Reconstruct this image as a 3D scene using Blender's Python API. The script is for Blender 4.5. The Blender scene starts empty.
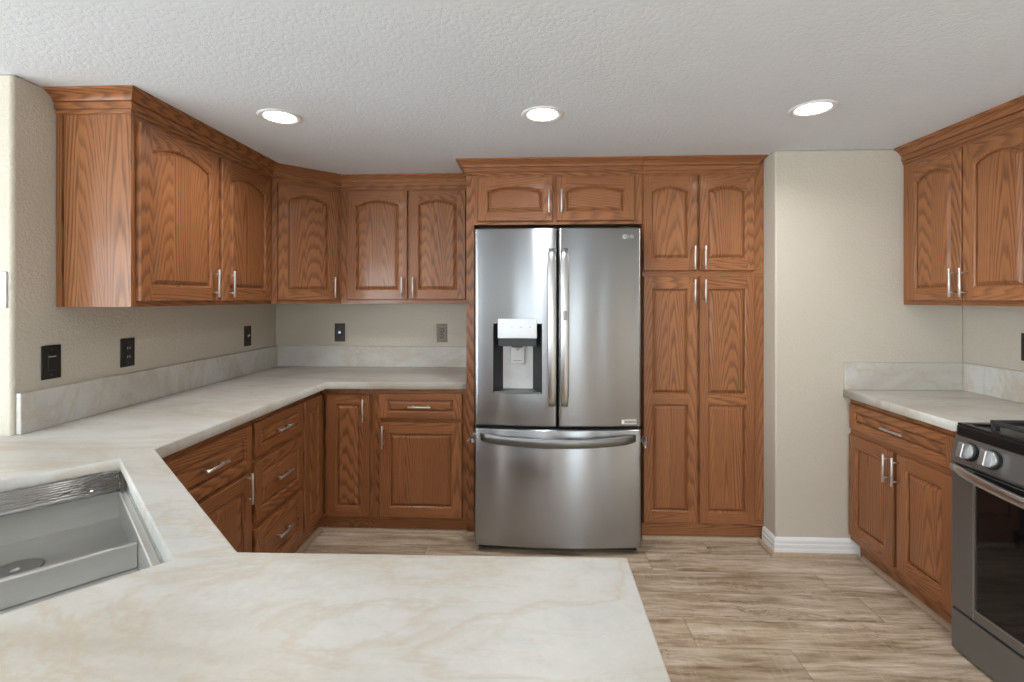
import bpy, bmesh, math, random
from mathutils import Vector, Matrix
random.seed(7)
S = bpy.context.scene
COL = S.collection

# ------------------------------------------------------------------ camera
cam_d = bpy.data.cameras.new('camera')
cam_d.sensor_width = 36.0
cam_d.lens = 480.0 / 1024.0 * 36.0
cam_d.shift_y = -(341.0 - 298.6) / 1024.0
cam_d.clip_start = 0.02
cam = bpy.data.objects.new('camera', cam_d)
cam.location = (0, 0, 1.41)
cam.rotation_euler = (math.radians(90), 0, 0.041)
COL.objects.link(cam)
S.camera = cam

# ------------------------------------------------------------------ view + world + daylight
S.view_settings.view_transform = 'Standard'
S.view_settings.look = 'None'
S.view_settings.gamma = 1.0
S.view_settings.use_curve_mapping = False
S.view_settings.exposure = 0.15

world = bpy.data.worlds.new('sky'); S.world = world
world.use_nodes = True
wn = world.node_tree.nodes
wn['Background'].inputs[0].default_value = (0.86, 0.93, 1.0, 1)
wn['Background'].inputs[1].default_value = 5.5

def area(name, loc, rot, sx, sy, power, color=(1, 1, 1)):
    d = bpy.data.lights.new(name, 'AREA')
    d.shape = 'RECTANGLE'; d.size = sx; d.size_y = sy
    d.energy = power; d.color = color
    o = bpy.data.objects.new(name, d); COL.objects.link(o)
    o.location = loc; o.rotation_euler = rot
    return o
R90 = math.radians(90)
CEIL = 2.226
# daylight entering through the openings behind and beside the camera (each lamp sits in its window opening)
TILT = math.radians(24)          # sky light comes in from above
area('daylight_rear_slider', (-3.55, -3.62, 1.30), (R90 - TILT, 0, 0), 1.7, 1.7, 80, (0.93, 0.965, 1.0))
area('daylight_side_slider', (-5.15, -0.95, 1.35), (R90 - TILT, 0, -R90), 4.0, 1.7, 60, (0.93, 0.965, 1.0))

# ------------------------------------------------------------------ node helpers
def new_mat(name):
    m = bpy.data.materials.new(name); m.use_nodes = True
    nt = m.node_tree; b = nt.nodes['Principled BSDF']
    return m, nt, b
class G:
    """tiny node-graph writer"""
    def __init__(s, nt): s.nt = nt
    def n(s, typ, **kw):
        nd = s.nt.nodes.new(typ)
        for k, v in kw.items(): setattr(nd, k, v)
        return nd
    def link(s, a, b): s.nt.links.new(a, b)
    def put(s, sock, v):
        if isinstance(v, bpy.types.NodeSocket): s.link(v, sock)
        else: sock.default_value = v
    def math(s, op, a, b=0.0, c=None, clamp=False):
        nd = s.n('ShaderNodeMath', operation=op); nd.use_clamp = clamp
        s.put(nd.inputs[0], a); s.put(nd.inputs[1], b)
        if c is not None: s.put(nd.inputs[2], c)
        return nd.outputs[0]
    def xyz(s, x, y, z):
        nd = s.n('ShaderNodeCombineXYZ')
        for i, v in enumerate((x, y, z)): s.put(nd.inputs[i], v)
        return nd.outputs[0]
    def sep(s, v):
        nd = s.n('ShaderNodeSeparateXYZ'); s.link(v, nd.inputs[0]); return nd.outputs
    def noise(s, v, scale, detail=3, rough=0.55, dist=0.0):
        nd = s.n('ShaderNodeTexNoise'); s.link(v, nd.inputs['Vector'])
        nd.inputs['Scale'].default_value = scale; nd.inputs['Detail'].default_value = detail
        nd.inputs['Roughness'].default_value = rough; nd.inputs['Distortion'].default_value = dist
        return nd.outputs[0]
    def ramp(s, f, stops):
        nd = s.n('ShaderNodeValToRGB'); s.link(f, nd.inputs[0])
        e = nd.color_ramp.elements
        while len(e) > 1: e.remove(e[-1])
        e[0].position, e[0].color = stops[0][0], (*stops[0][1], 1)
        for p, c in stops[1:]:
            x = e.new(p); x.color = (*c, 1)
        return nd.outputs[0]
    def mix(s, f, a, b, mode='MIX'):
        nd = s.n('ShaderNodeMix', data_type='RGBA', blend_type=mode)
        s.put(nd.inputs[0], f)
        for i, v in ((6, a), (7, b)):
            if isinstance(v, tuple): v = (*v, 1) if len(v) == 3 else v
            s.put(nd.inputs[i], v)
        return nd.outputs[2]
    def bump(s, h, strength, dist):
        nd = s.n('ShaderNodeBump'); nd.inputs['Strength'].default_value = strength
        nd.inputs['Distance'].default_value = dist; s.link(h, nd.inputs['Height'])
        return nd.outputs[0]
def grey(v): return (v, v, v)

def oak(name, mode):
    """red oak under a warm brown stain: staves with growth rings and open pores.
    mode 'v' grain along local z, 'h' along local x, 'uv' along U"""
    m, nt, b = new_mat(name); g = G(nt)
    tc = g.n('ShaderNodeTexCoord')
    if mode == 'uv': x, y, z = g.sep(tc.outputs['UV'])
    else: x, y, z = g.sep(tc.outputs['Object'])
    if mode == 'v': a, d, l = x, y, z
    elif mode == 'h': a, d, l = z, y, x
    elif mode == 'side': a, d, l = y, x, z
    else: a, d, l = y, z, x
    rnd = g.n('ShaderNodeObjectInfo').outputs['Random']
    STV = 0.105
    s0 = g.math('DIVIDE', g.math('ADD', g.math('ADD', a, 20.0), g.math('MULTIPLY', rnd, 3.7)), STV)
    idx = g.math('FLOOR', s0)
    fr = g.math('MULTIPLY', g.math('SUBTRACT', g.math('FRACT', s0), 0.5), STV)
    wn_ = g.n('ShaderNodeTexWhiteNoise', noise_dimensions='2D')
    g.link(g.xyz(idx, g.math('MULTIPLY', rnd, 91.0), 0.0), wn_.inputs['Vector'])
    wr, wg, wb = g.sep(wn_.outputs['Color'])
    # low frequency wobble, stretched along the grain
    vw = g.xyz(g.math('ADD', a, g.math('MULTIPLY', wr, 9.0)), g.math('ADD', d, g.math('MULTIPLY', rnd, 13.0)), g.math('MULTIPLY', l, 0.13))
    wob = g.math('SUBTRACT', g.noise(vw, 7.0, 1, 0.4), 0.5)
    wob2 = g.math('SUBTRACT', g.noise(g.xyz(a, d, g.math('MULTIPLY', l, 0.03)), 70.0, 0, 0.5), 0.5)
    cx = g.math('ADD', g.math('ADD', fr, g.math('MULTIPLY', g.math('SUBTRACT', wg, 0.5), 0.17)), g.math('MULTIPLY', wob, 0.030))
    lz = g.math('ADD', g.math('MULTIPLY', g.math('ADD', l, g.math('MULTIPLY', wb, 3.0)), g.math('ADD', 0.02, g.math('MULTIPLY', wr, 0.05))), g.math('MULTIPLY', wob, 0.03))
    r = g.math('SQRT', g.math('ADD', g.math('MULTIPLY', cx, cx), g.math('ADD', g.math('MULTIPLY', lz, lz), 0.00004)))
    r = g.math('ADD', r, g.math('MULTIPLY', wob2, 0.0045))
    ring = g.math('FRACT', g.math('MULTIPLY', r, 160.0))
    ringd = g.ramp(ring, [(0.0, grey(1.0)), (0.16, grey(0.8)), (0.42, grey(0.15)), (0.80, grey(0.0)), (1.0, grey(1.0))])
    pore = g.noise(g.xyz(a, d, g.math('MULTIPLY', l, 0.03)), 420.0, 2, 0.6)
    pored = g.ramp(pore, [(0.50, grey(0.0)), (0.66, grey(1.0))])
    tone = g.noise(g.xyz(g.math('ADD', a, g.math('MULTIPLY', wg, 5.0)), d, g.math('MULTIPLY', l, 0.2)), 5.0, 3, 0.6)
    base = g.mix(tone, OAK_LO, OAK_HI)
    base = g.mix(g.math('MULTIPLY', g.math('SUBTRACT', wb, 0.2), 0.34, clamp=True), base, OAK_STAVE)
    c = g.mix(g.math('MULTIPLY', ringd, g.math('ADD', 0.34, g.math('MULTIPLY', wg, 0.34))), base, OAK_RING)
    c = g.mix(g.math('MULTIPLY', pored, g.math('ADD', 0.16, g.math('MULTIPLY', ringd, 0.34))), c, OAK_PORE)
    g.link(c, b.inputs['Base Color'])
    b.inputs['Roughness'].default_value = 0.36
    b.inputs['Coat Weight'].default_value = 0.22
    b.inputs['Coat Roughness'].default_value = 0.11
    b.inputs['Specular IOR Level'].default_value = 0.3
    hgt = g.math('ADD', g.math('MULTIPLY', pored, -0.6), g.math('MULTIPLY', ringd, -0.3))
    g.link(g.bump(hgt, 0.12, 0.002), b.inputs['Normal'])
    return m
OAK_LO = (0.255, 0.096, 0.037)
OAK_HI = (0.420, 0.168, 0.065)
OAK_STAVE = (0.46, 0.198, 0.080)
OAK_RING = (0.075, 0.028, 0.013)
OAK_PORE = (0.050, 0.020, 0.010)

def plain(name, col, rough=0.5, metal=0.0, spec=0.5, coat=0.0, var=0.06, vs=30.0):
    m, nt, b = new_mat(name); g = G(nt)
    tc = g.n('ShaderNodeTexCoord')
    nz = g.noise(tc.outputs['Object'], vs, 3)
    lo = tuple(c * (1 - var) for c in col); hi = tuple(min(1, c * (1 + var)) for c in col)
    g.link(g.mix(nz, lo, hi), b.inputs['Base Color'])
    b.inputs['Roughness'].default_value = rough; b.inputs['Metallic'].default_value = metal
    b.inputs['Specular IOR Level'].default_value = spec; b.inputs['Coat Weight'].default_value = coat
    return m

def paint(name, col, scale, strength, dist, rough=0.75, stops=((0.42, 0.0), (0.6, 1.0)), blot=0.03):
    m, nt, b = new_mat(name); g = G(nt)
    tc = g.n('ShaderNodeTexCoord'); co = tc.outputs['Object']
    n1 = g.noise(co, scale, 4, 0.55, 0.4)
    h = g.ramp(n1, [(p, grey(v)) for p, v in stops])
    big = g.noise(co, 1.7, 3)
    g.link(g.mix(big, tuple(c * (1 - blot) for c in col), tuple(min(1, c * (1 + blot)) for c in col)), b.inputs['Base Color'])
    b.inputs['Roughness'].default_value = rough
    b.inputs['Specular IOR Level'].default_value = 0.3
    g.link(g.bump(h, strength, dist), b.inputs['Normal'])
    return m

def stone():
    m, nt, b = new_mat('cream_quartzite'); g = G(nt)
    tc = g.n('ShaderNodeTexCoord'); co = tc.outputs['Object']
    mp = g.n('ShaderNodeMapping'); g.link(co, mp.inputs[0])
    mp.inputs['Rotation'].default_value = (0.3, 0.2, 0.75); mp.inputs['Scale'].default_value = (0.55, 1.6, 1.0)
    v = mp.outputs[0]
    cloud = g.noise(v, 2.2, 6, 0.6, 0.9)
    c = g.ramp(cloud, [(0.28, (0.44, 0.39, 0.325)), (0.43, (0.54, 0.52, 0.475)), (0.56, (0.605, 0.60, 0.57)), (0.72, (0.51, 0.53, 0.525))])
    warm = g.noise(v, 1.5, 7, 0.62, 1.6)
    band = g.ramp(warm, [(0.47, grey(0)), (0.505, grey(1)), (0.525, grey(0.25)), (0.58, grey(0))])
    c = g.mix(g.math('MULTIPLY', band, 0.38), c, (0.46, 0.345, 0.21))
    w2 = g.noise(v, 3.4, 8, 0.65, 2.2)
    band2 = g.ramp(w2, [(0.49, grey(0)), (0.505, grey(1)), (0.53, grey(0))])
    c = g.mix(g.math('MULTIPLY', band2, 0.20), c, (0.45, 0.37, 0.27))
    sp = g.noise(co, 60.0, 4, 0.7)
    c = g.mix(0.10, c, g.ramp(sp, [(0.3, (0.42, 0.38, 0.32)), (0.7, (0.80, 0.78, 0.72))]))
    g.link(c, b.inputs['Base Color'])
    b.inputs['Roughness'].default_value = 0.36
    b.inputs['Specular IOR Level'].default_value = 0.28
    return m

def planks():
    m, nt, b = new_mat('washed_oak_planks'); g = G(nt)
    tc = g.n('ShaderNodeTexCoord'); x, y, z = g.sep(tc.outputs['Object'])
    W, L = 0.182, 1.22
    ry = g.math('DIVIDE', g.math('ADD', y, 10.04), W); row = g.math('FLOOR', ry); fy = g.math('FRACT', ry)
    w1 = g.n('ShaderNodeTexWhiteNoise', noise_dimensions='1D'); g.link(row, w1.inputs['W'])
    rx = g.math('DIVIDE', g.math('ADD', g.math('ADD', x, 20.0), g.math('MULTIPLY', w1.outputs['Value'], L)), L)
    colm = g.math('FLOOR', rx); fx = g.math('FRACT', rx)
    w2 = g.n('ShaderNodeTexWhiteNoise', noise_dimensions='2D'); g.link(g.xyz(row, colm, 0), w2.inputs['Vector'])
    r1, r2, r3 = g.sep(w2.outputs['Color'])
    vx = g.math('ADD', x, g.math('MULTIPLY', r1, 17.0)); vy = g.math('ADD', y, g.math('MULTIPLY', r2, 11.0))
    v = g.xyz(g.math('MULTIPLY', vx, 0.13), vy, r3)
    warp = g.math('SUBTRACT', g.noise(g.xyz(g.math('MULTIPLY', vx, 0.35), vy, r3), 7.0, 3, 0.6), 0.5)
    v2 = g.xyz(g.math('MULTIPLY', vx, 0.11), g.math('ADD', vy, g.math('MULTIPLY', warp, 0.07)), r3)
    gr = g.noise(v2, 26.0, 6, 0.66)
    fine = g.noise(g.xyz(g.math('MULTIPLY', vx, 0.05), vy, r3), 190.0, 3, 0.6)
    saw = g.noise(g.xyz(vx, g.math('MULTIPLY', vy, 0.25), r3), 55.0, 2, 0.5)
    c = g.ramp(gr, [(0.30, (0.17, 0.115, 0.072)), (0.41, (0.30, 0.225, 0.155)), (0.50, (0.40, 0.32, 0.235)), (0.59, (0.48, 0.40, 0.315)), (0.72, (0.60, 0.53, 0.45))])
    c = g.mix(g.math('MULTIPLY', g.ramp(fine, [(0.45, grey(0)), (0.75, grey(1))]), 0.40), c, (0.19, 0.125, 0.08))
    c = g.mix(g.math('MULTIPLY', g.ramp(saw, [(0.55, grey(0)), (0.70, grey(1))]), 0.16), c, (0.60, 0.52, 0.42))
    # knots
    vor = g.n('ShaderNodeTexVoronoi'); g.link(g.xyz(g.math('MULTIPLY', vx, 0.9), g.math('MULTIPLY', vy, 2.6), r3), vor.inputs['Vector'])
    vor.inputs['Scale'].default_value = 1.5
    kn = g.ramp(vor.outputs['Distance'], [(0.02, grey(1)), (0.09, grey(0.35)), (0.17, grey(0))])
    crk = g.noise(g.xyz(g.math('MULTIPLY', vx, 0.22), g.math('ADD', vy, g.math('MULTIPLY', warp, 0.10)), r3), 15.0, 4, 0.55, 0.6)
    crd = g.ramp(crk, [(0.485, grey(0)), (0.5, grey(1)), (0.515, grey(0))])
    msk = g.ramp(g.noise(g.xyz(g.math('MULTIPLY', vx, 0.5), vy, r3), 4.5, 2), [(0.50, grey(0)), (0.62, grey(1))])
    c = g.mix(g.math('MULTIPLY', g.math('MULTIPLY', crd, msk), 0.55), c, (0.13, 0.075, 0.04))
    c = g.mix(g.math('MULTIPLY', kn, 0.66), c, (0.12, 0.068, 0.036))
    tone = g.math('ADD', 1.13, g.math('MULTIPLY', r3, 0.18))
    c = g.mix(1.0, c, g.xyz(tone, tone, tone), 'MULTIPLY')
    ey = g.math('MINIMUM', fy, g.math('SUBTRACT', 1.0, fy)); ex = g.math('MINIMUM', fx, g.math('SUBTRACT', 1.0, fx))
    e = g.math('MINIMUM', g.math('MULTIPLY', ey, W), g.math('MULTIPLY', ex, L))
    gap = g.ramp(e, [(0.0006, grey(1)), (0.0022, grey(0))])
    c = g.mix(g.math('MULTIPLY', gap, 0.45), c, (0.13, 0.09, 0.06))
    g.link(c, b.inputs['Base Color'])
    b.inputs['Roughness'].default_value = 0.42
    b.inputs['Specular IOR Level'].default_value = 0.4
    h = g.math('SUBTRACT', g.math('MULTIPLY', gr, 0.5), gap)
    g.link(g.bump(h, 0.25, 0.002), b.inputs['Normal'])
    return m

def brushed(name, col, rough, aniso=0.75, along='x', streak=0.10, smear=(0.02, 0.03, 1), metal=1.0):
    """brushed metal; along = local direction of the brush lines, smear = direction reflections are drawn out in"""
    m, nt, b = new_mat(name); g = G(nt)
    tc = g.n('ShaderNodeTexCoord'); x, y, z = g.sep(tc.outputs['Object'])
    f = 0.012
    v = g.xyz(g.math('MULTIPLY', x, f if along == 'x' else 1.0), g.math('MULTIPLY', y, f if along in ('x', 'y') else 1.0), g.math('MULTIPLY', z, f if along == 'z' else 1.0))
    nz = g.noise(v, 420.0, 3, 0.6)
    lo = tuple(c * (1 - streak) for c in col); hi = tuple(min(1, c * (1 + streak)) for c in col)
    g.link(g.mix(nz, lo, hi), b.inputs['Base Color'])
    b.inputs['Metallic'].default_value = metal
    g.link(g.math('ADD', rough - 0.03, g.math('MULTIPLY', nz, 0.06)), b.inputs['Roughness'])
    if aniso:
        b.inputs['Anisotropic'].default_value = aniso; g.link(g.xyz(*smear), b.inputs['Tangent'])
    return m

def glow(name, col, strength):
    m, nt, b = new_mat(name)
    b.inputs['Base Color'].default_value = (0.9, 0.9, 0.9, 1)
    b.inputs['Emission Color'].default_value = (*col, 1)
    b.inputs['Emission Strength'].default_value = strength
    return m
def film(name, tint, opac, rough=0.15):
    m, nt, b = new_mat(name); g = G(nt)
    out = nt.nodes['Material Output']
    tr = g.n('ShaderNodeBsdfTransparent'); tr.inputs[0].default_value = (*tint, 1)
    gl = g.n('ShaderNodeBsdfGlossy'); gl.inputs['Roughness'].default_value = rough
    fr = g.n('ShaderNodeLayerWeight'); fr.inputs['Blend'].default_value = opac
    mx = g.n('ShaderNodeMixShader')
    g.link(fr.outputs['Fresnel'], mx.inputs[0]); g.link(tr.outputs[0], mx.inputs[1]); g.link(gl.outputs[0], mx.inputs[2])
    g.link(mx.outputs[0], out.inputs['Surface'])
    return m

M = {}
M['oak_v'] = oak('stained_oak_upright', 'v')
M['oak_h'] = oak('stained_oak_level', 'h')
M['oak_s'] = oak('stained_oak_side', 'side')
M['oak_uv'] = oak('stained_oak_moulding', 'uv')
M['inside'] = plain('dark_gap', (0.012, 0.007, 0.005), 0.8)
M['wall'] = paint('beige_wall_paint', (0.585, 0.535, 0.455), 85.0, 0.35, 0.003)
M['pale_wall'] = paint('pale_grey_wall_paint', (0.66, 0.67, 0.69), 85.0, 0.3, 0.003)
M['ceiling'] = paint('white_knockdown_ceiling', (0.77, 0.825, 0.90), 58.0, 0.22, 0.003, 0.9, ((0.40, 0.0), (0.52, 1.0)))
M['white'] = plain('white_trim_paint', (0.80, 0.81, 0.82), 0.4, var=0.02)
M['stone'] = stone()
M['floor'] = planks()
M['shoe'] = plain('washed_oak_shoe', (0.42, 0.32, 0.225), 0.5, var=0.22, vs=60)
M['nickel'] = brushed('satin_nickel', (0.66, 0.645, 0.62), 0.36, 0.3, 'z', 0.04, metal=0.9)
M['steel'] = brushed('brushed_stainless', (0.37, 0.38, 0.395), 0.25, 1.0, 'x', 0.07)
M['steel_y'] = brushed('brushed_stainless_range', (0.235, 0.24, 0.24), 0.34, 0.6, 'x', 0.08, metal=0.75)
M['steel_sink'] = brushed('brushed_sink_steel', (0.60, 0.60, 0.585), 0.36, 0.0, 'x', 0.12, metal=0.7)
M['steel_bar'] = brushed('brushed_handle_steel', (0.56, 0.565, 0.57), 0.30, 0.0, 'x', 0.05)
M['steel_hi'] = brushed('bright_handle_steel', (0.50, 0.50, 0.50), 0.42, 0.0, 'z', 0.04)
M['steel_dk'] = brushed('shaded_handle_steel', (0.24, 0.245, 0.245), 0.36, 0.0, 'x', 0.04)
M['grey_body'] = plain('grey_appliance_side', (0.10, 0.10, 0.105), 0.5)
M['black'] = plain('black_plastic', (0.012, 0.012, 0.013), 0.35)
M['black_gloss'] = plain('black_enamel', (0.008, 0.008, 0.009), 0.30, spec=0.35)
M['iron'] = plain('cast_iron', (0.035, 0.035, 0.037), 0.55, var=0.2, vs=200)
M['dark_glass'] = plain('dark_oven_glass', (0.006, 0.006, 0.006), 0.04, spec=0.5)
M['panel_grey'] = plain('silver_panel', (0.50, 0.50, 0.50), 0.32, 0.7)
M['lit_grey'] = plain('pale_grey_plastic', (0.55, 0.55, 0.55), 0.4)
M['recess'] = plain('dark_recess_plastic', (0.018, 0.018, 0.020), 0.40)
M['bronze'] = plain('bronze_plate', (0.045, 0.034, 0.026), 0.38, 0.5)
M['bronze_lt'] = plain('worn_bronze_plate', (0.14, 0.115, 0.085), 0.42, 0.5, var=0.5, vs=120)
M['ivory'] = plain('pale_plastic', (0.62, 0.60, 0.56), 0.4)
M['bluelight'] = glow('blue_indicator', (0.35, 0.5, 1.0), 0.8)
M['lamp'] = glow('downlight_lens', (1.0, 0.97, 0.93), 14.0)
M['pane'] = film('window_glass', (0.97, 0.99, 0.98), 0.12, 0.02)
M['film'] = film('clear_packing_film', (0.93, 0.92, 0.91), 0.30, 0.2)
M['grass'] = plain('garden_ground', (0.20, 0.22, 0.14), 0.9, var=0.3, vs=3)
M['rubber'] = plain('grey_rubber', (0.10, 0.10, 0.10), 0.7)

# ------------------------------------------------------------------ mesh helpers
class MB:
    def __init__(s): s.bm = bmesh.new(); s.mats = []; s.uv = None
    def mi(s, m):
        if m not in s.mats: s.mats.append(m)
        return s.mats.index(m)
    def face(s, vs, m, smooth=False):
        try: f = s.bm.faces.new(vs)
        except ValueError: return None
        f.material_index = s.mi(m); f.smooth = smooth
        return f
    def v(s, *p): return s.bm.verts.new(p)
    def box(s, x0, x1, y0, y1, z0, z1, m, bev=0.0, seg=1, sides=None):
        c = [s.v(x, y, z) for x in (x0, x1) for y in (y0, y1) for z in (z0, z1)]
        q = [(0, 1, 3, 2), (4, 6, 7, 5), (0, 4, 5, 1), (2, 3, 7, 6), (0, 2, 6, 4), (1, 5, 7, 3)]
        fs = [s.face([c[i] for i in t], m) for t in q]
        if sides is not None:            # another material on the two x faces
            for f in fs[:2]: f.material_index = s.mi(sides)
        if bev:
            es = list({e for f in fs for e in f.edges})
            r = bmesh.ops.bevel(s.bm, geom=es, offset=bev, segments=seg, profile=0.5, affect='EDGES', clamp_overlap=True)
            if seg > 1:
                for f in r['faces']: f.smooth = True
        return fs
    def loft(s, rings, m, closed=True, caps=True, smooth=True):
        vr = [[s.v(*p) for p in r] for r in rings]
        n = len(vr[0])
        for a, b in zip(vr, vr[1:]):
            for i in range(n if closed else n - 1):
                j = (i + 1) % n
                s.face((a[i], a[j], b[j], b[i]), m, smooth)
        if caps and closed:
            s.face(vr[0][::-1], m); s.face(vr[-1], m)
        return vr
    def tube(s, pts, r, m, n=10, caps=True):
        pts = [Vector(p) for p in pts]; rings = []
        for i, p in enumerate(pts):
            t = (pts[min(i + 1, len(pts) - 1)] - pts[max(i - 1, 0)]).normalized()
            a = t.cross(Vector((0, 0, 1)) if abs(t.z) < 0.9 else Vector((1, 0, 0))).normalized(); b = t.cross(a)
            rr = r[i] if isinstance(r, (list, tuple)) else r
            rings.append([tuple(p + (a * math.cos(k) + b * math.sin(k)) * rr) for k in (2 * math.pi * q / n for q in range(n))])
        return s.loft(rings, m, caps=caps)
    def lathe(s, prof, m, n=32, o=(0, 0, 0), caps=True):
        rings = [[(o[0] + r * math.cos(k), o[1] + r * math.sin(k), o[2] + z) for k in (2 * math.pi * q / n for q in range(n))] for r, z in prof]
        return s.loft(rings, m, caps=caps)
    def prism(s, poly, z0, z1, m):
        a = [s.v(x, y, z0) for x, y in poly]; b = [s.v(x, y, z1) for x, y in poly]
        n = len(poly)
        for i in range(n):
            j = (i + 1) % n; s.face((a[i], a[j], b[j], b[i]), m)
        s.face(a[::-1], m); s.face(b, m)
    def build(s, name, parent=None, fix=True):
        if fix: bmesh.ops.recalc_face_normals(s.bm, faces=s.bm.faces)
        me = bpy.data.meshes.new(name); s.bm.to_mesh(me); s.bm.free()
        for m in s.mats: me.materials.append(m)
        o = bpy.data.objects.new(name, me); COL.objects.link(o)
        if parent is not None: o.parent = parent
        return o

def thing(name, label, cat, loc=(0, 0, 0), rz=0.0, group=None):
    o = bpy.data.objects.new(name, None); COL.objects.link(o)
    o.location = loc; o.rotation_euler = (0, 0, rz); o.empty_display_size = 0.1
    o['label'] = label; o['category'] = cat
    if group: o['group'] = group
    return o
def tag(o, label, cat, group=None):
    o['label'] = label; o['category'] = cat
    if group: o['group'] = group
    return o
def struct(o): o['kind'] = 'structure'; return o
def sbox(name, *a, **k):
    b = MB(); b.box(*a, **k); return struct(b.build(name))

# ------------------------------------------------------------------ room shell
XL, XR, YB, YP, XP, YF = -1.88, 2.34, 3.46, 2.70, 1.341, 1.662
XW, YR = -4.85, -3.35                     # far side of the open room behind the camera
sbox('floor', XW - .15, XR + .15, YR - .15, YB + .15, -0.10, 0.0, M['floor'])
sbox('ceiling', XW - .15, XR + .15, YR - .15, YB + .15, CEIL, CEIL + 0.10, M['ceiling'])
sbox('wall_back', XL - .12, XR + .12, YB, YB + .12, 0, CEIL, M['wall'])
sbox('wall_left', XL - .12, XL, YF, YB, 0, CEIL, M['wall'], bev=0.012, seg=3)
sbox('wall_left_return', XW, XL - .11, YF + .0005, YF + .12, 0, CEIL, M['wall'])
sbox('wall_pier', XP, XR, YP, YB, 0, CEIL, M['wall'], bev=0.010, seg=3)
def wall_with_openings(name, a0, a1, holes, place, m='pale_wall'):
    """wall along one axis split around rectangular openings (a, b, z0, z1)"""
    b = MB(); cur = a0
    for (p, q, z0, z1) in sorted(holes):
        b.box(*place(cur, p), 0, CEIL, M[m])
        if z0 > 0.01: b.box(*place(p, q), 0, z0, M[m])
        b.box(*place(p, q), z1, CEIL, M[m]); cur = q
    b.box(*place(cur, a1), 0, CEIL, M[m])
    return struct(b.build(name))
REAR = [(-4.45, -2.65, 0.0, 2.08), (-1.15, 0.05, 0.10, 2.08), (0.78, 1.42, 0.10, 2.08), (2.06, 2.26, 0.10, 2.08)]
SIDE = [(-3.05, 1.15, 0.0, 2.08)]
wall_with_openings('wall_rear', XW, XR, REAR, lambda a, c: (a, c, YR - .12, YR))
wall_with_openings('wall_side', YR, YF, SIDE, lambda a, c: (XW - .12, XW, a, c))
sbox('wall_right', XR, XR + .12, YR, YB, 0, CEIL, M['wall'])
def window(name, hole, side='rear', mull=1):
    a, c, z0, z1 = hole; f = 0.05
    P = {'rear': lambda u0, u1, d0, d1: (u0, u1, YR - d1, YR - d0), 'left': lambda u0, u1, d0, d1: (XW - d1, XW - d0, u0, u1),
         'right': lambda u0, u1, d0, d1: (XR + d0, XR + d1, u0, u1)}[side]
    r = MB(); w = M['white']
    r.box(*P(a, a + f, .02, .08), z0, z1, w); r.box(*P(c - f, c, .02, .08), z0, z1, w)
    r.box(*P(a, c, .02, .08), z1 - f, z1, w); r.box(*P(a, c, .02, .08), z0, z0 + f, w)
    for k in range(mull):
        u = a + (c - a) * (k + 1) / (mull + 1)
        r.box(*P(u - f / 2, u + f / 2, .02, .08), z0, z1, w)
    o = struct(r.build(name))
    g = MB(); g.box(*P(a + f, c - f, .045, .049), z0 + f, z1 - f, M['pane']); g.build('pane', o)
window('door_1', REAR[0], 'rear', 1)
window('window_1', REAR[1], 'rear', 0)
window('window_2', REAR[2], 'rear', 0)
window('door_2', SIDE[0], 'left', 2)
window('window_3', REAR[3], 'rear', 0)
# white ribbed baseboard round the pier
def sweep_prof(mb, path, prof, m, z0=0.0, emit=None):
    """profile (d outward to the right of travel, z) swept along a 2-D path with mitred corners"""
    uvl = mb.bm.loops.layers.uv.verify()
    P = [Vector(p) for p in path]; n = len(P); rings = []; dist = [0.0]
    for i in range(1, n): dist.append(dist[-1] + (P[i] - P[i - 1]).length)
    pl = [0.0]
    for a, b in zip(prof, prof[1:]): pl.append(pl[-1] + math.hypot(b[0] - a[0], b[1] - a[1]))
    for i in range(n):
        t0 = (P[i] - P[i - 1]).normalized() if i else (P[1] - P[0]).normalized()
        t1 = (P[i + 1] - P[i]).normalized() if i < n - 1 else t0
        n0 = Vector((t0.y, -t0.x)); n1 = Vector((t1.y, -t1.x))
        mt = (n0 + n1); mt = mt / mt.dot(n0)
        rings.append([(P[i].x + mt.x * d, P[i].y + mt.y * d, z0 + z) for d, z in prof])
    legs = list(range(n - 1)) if emit is None else list(emit)
    for i in legs:
        t = (P[i + 1] - P[i]).normalized() * (.0004 if emit is not None else 0)
        va = [mb.v(p[0] + t.x, p[1] + t.y, p[2]) for p in rings[i]]; vb = [mb.v(p[0] - t.x, p[1] - t.y, p[2]) for p in rings[i + 1]]
        for j in range(len(prof) - 1):
            f = mb.face((va[j], vb[j], vb[j + 1], va[j + 1]), m, False)
            if f:
                for lp, (uu, vv) in zip(f.loops, ((dist[i], pl[j]), (dist[i + 1], pl[j]), (dist[i + 1], pl[j + 1]), (dist[i], pl[j + 1]))):
                    lp[uvl].uv = (uu, vv)
        if i == legs[0]: mb.face(va, m)
        if i == legs[-1]: mb.face(vb[::-1], m)
RBX_ = 1.742
BASEP = [(0, 0), (.016, 0), (.016, .038), (.0135, .042), (.0135, .046), (.015, .050), (.015, .064), (.012, .068), (.012, .073), (.013, .077), (.012, .086), (.007, .094), (.003, .098), (0, .100)]
b = MB(); sweep_prof(b, [(XP, 2.825), (XP, YP), (RBX_ + .044, YP)][::-1], [(-d, z) for d, z in BASEP], M['white']); struct(b.build('baseboard_pier'))

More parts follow.
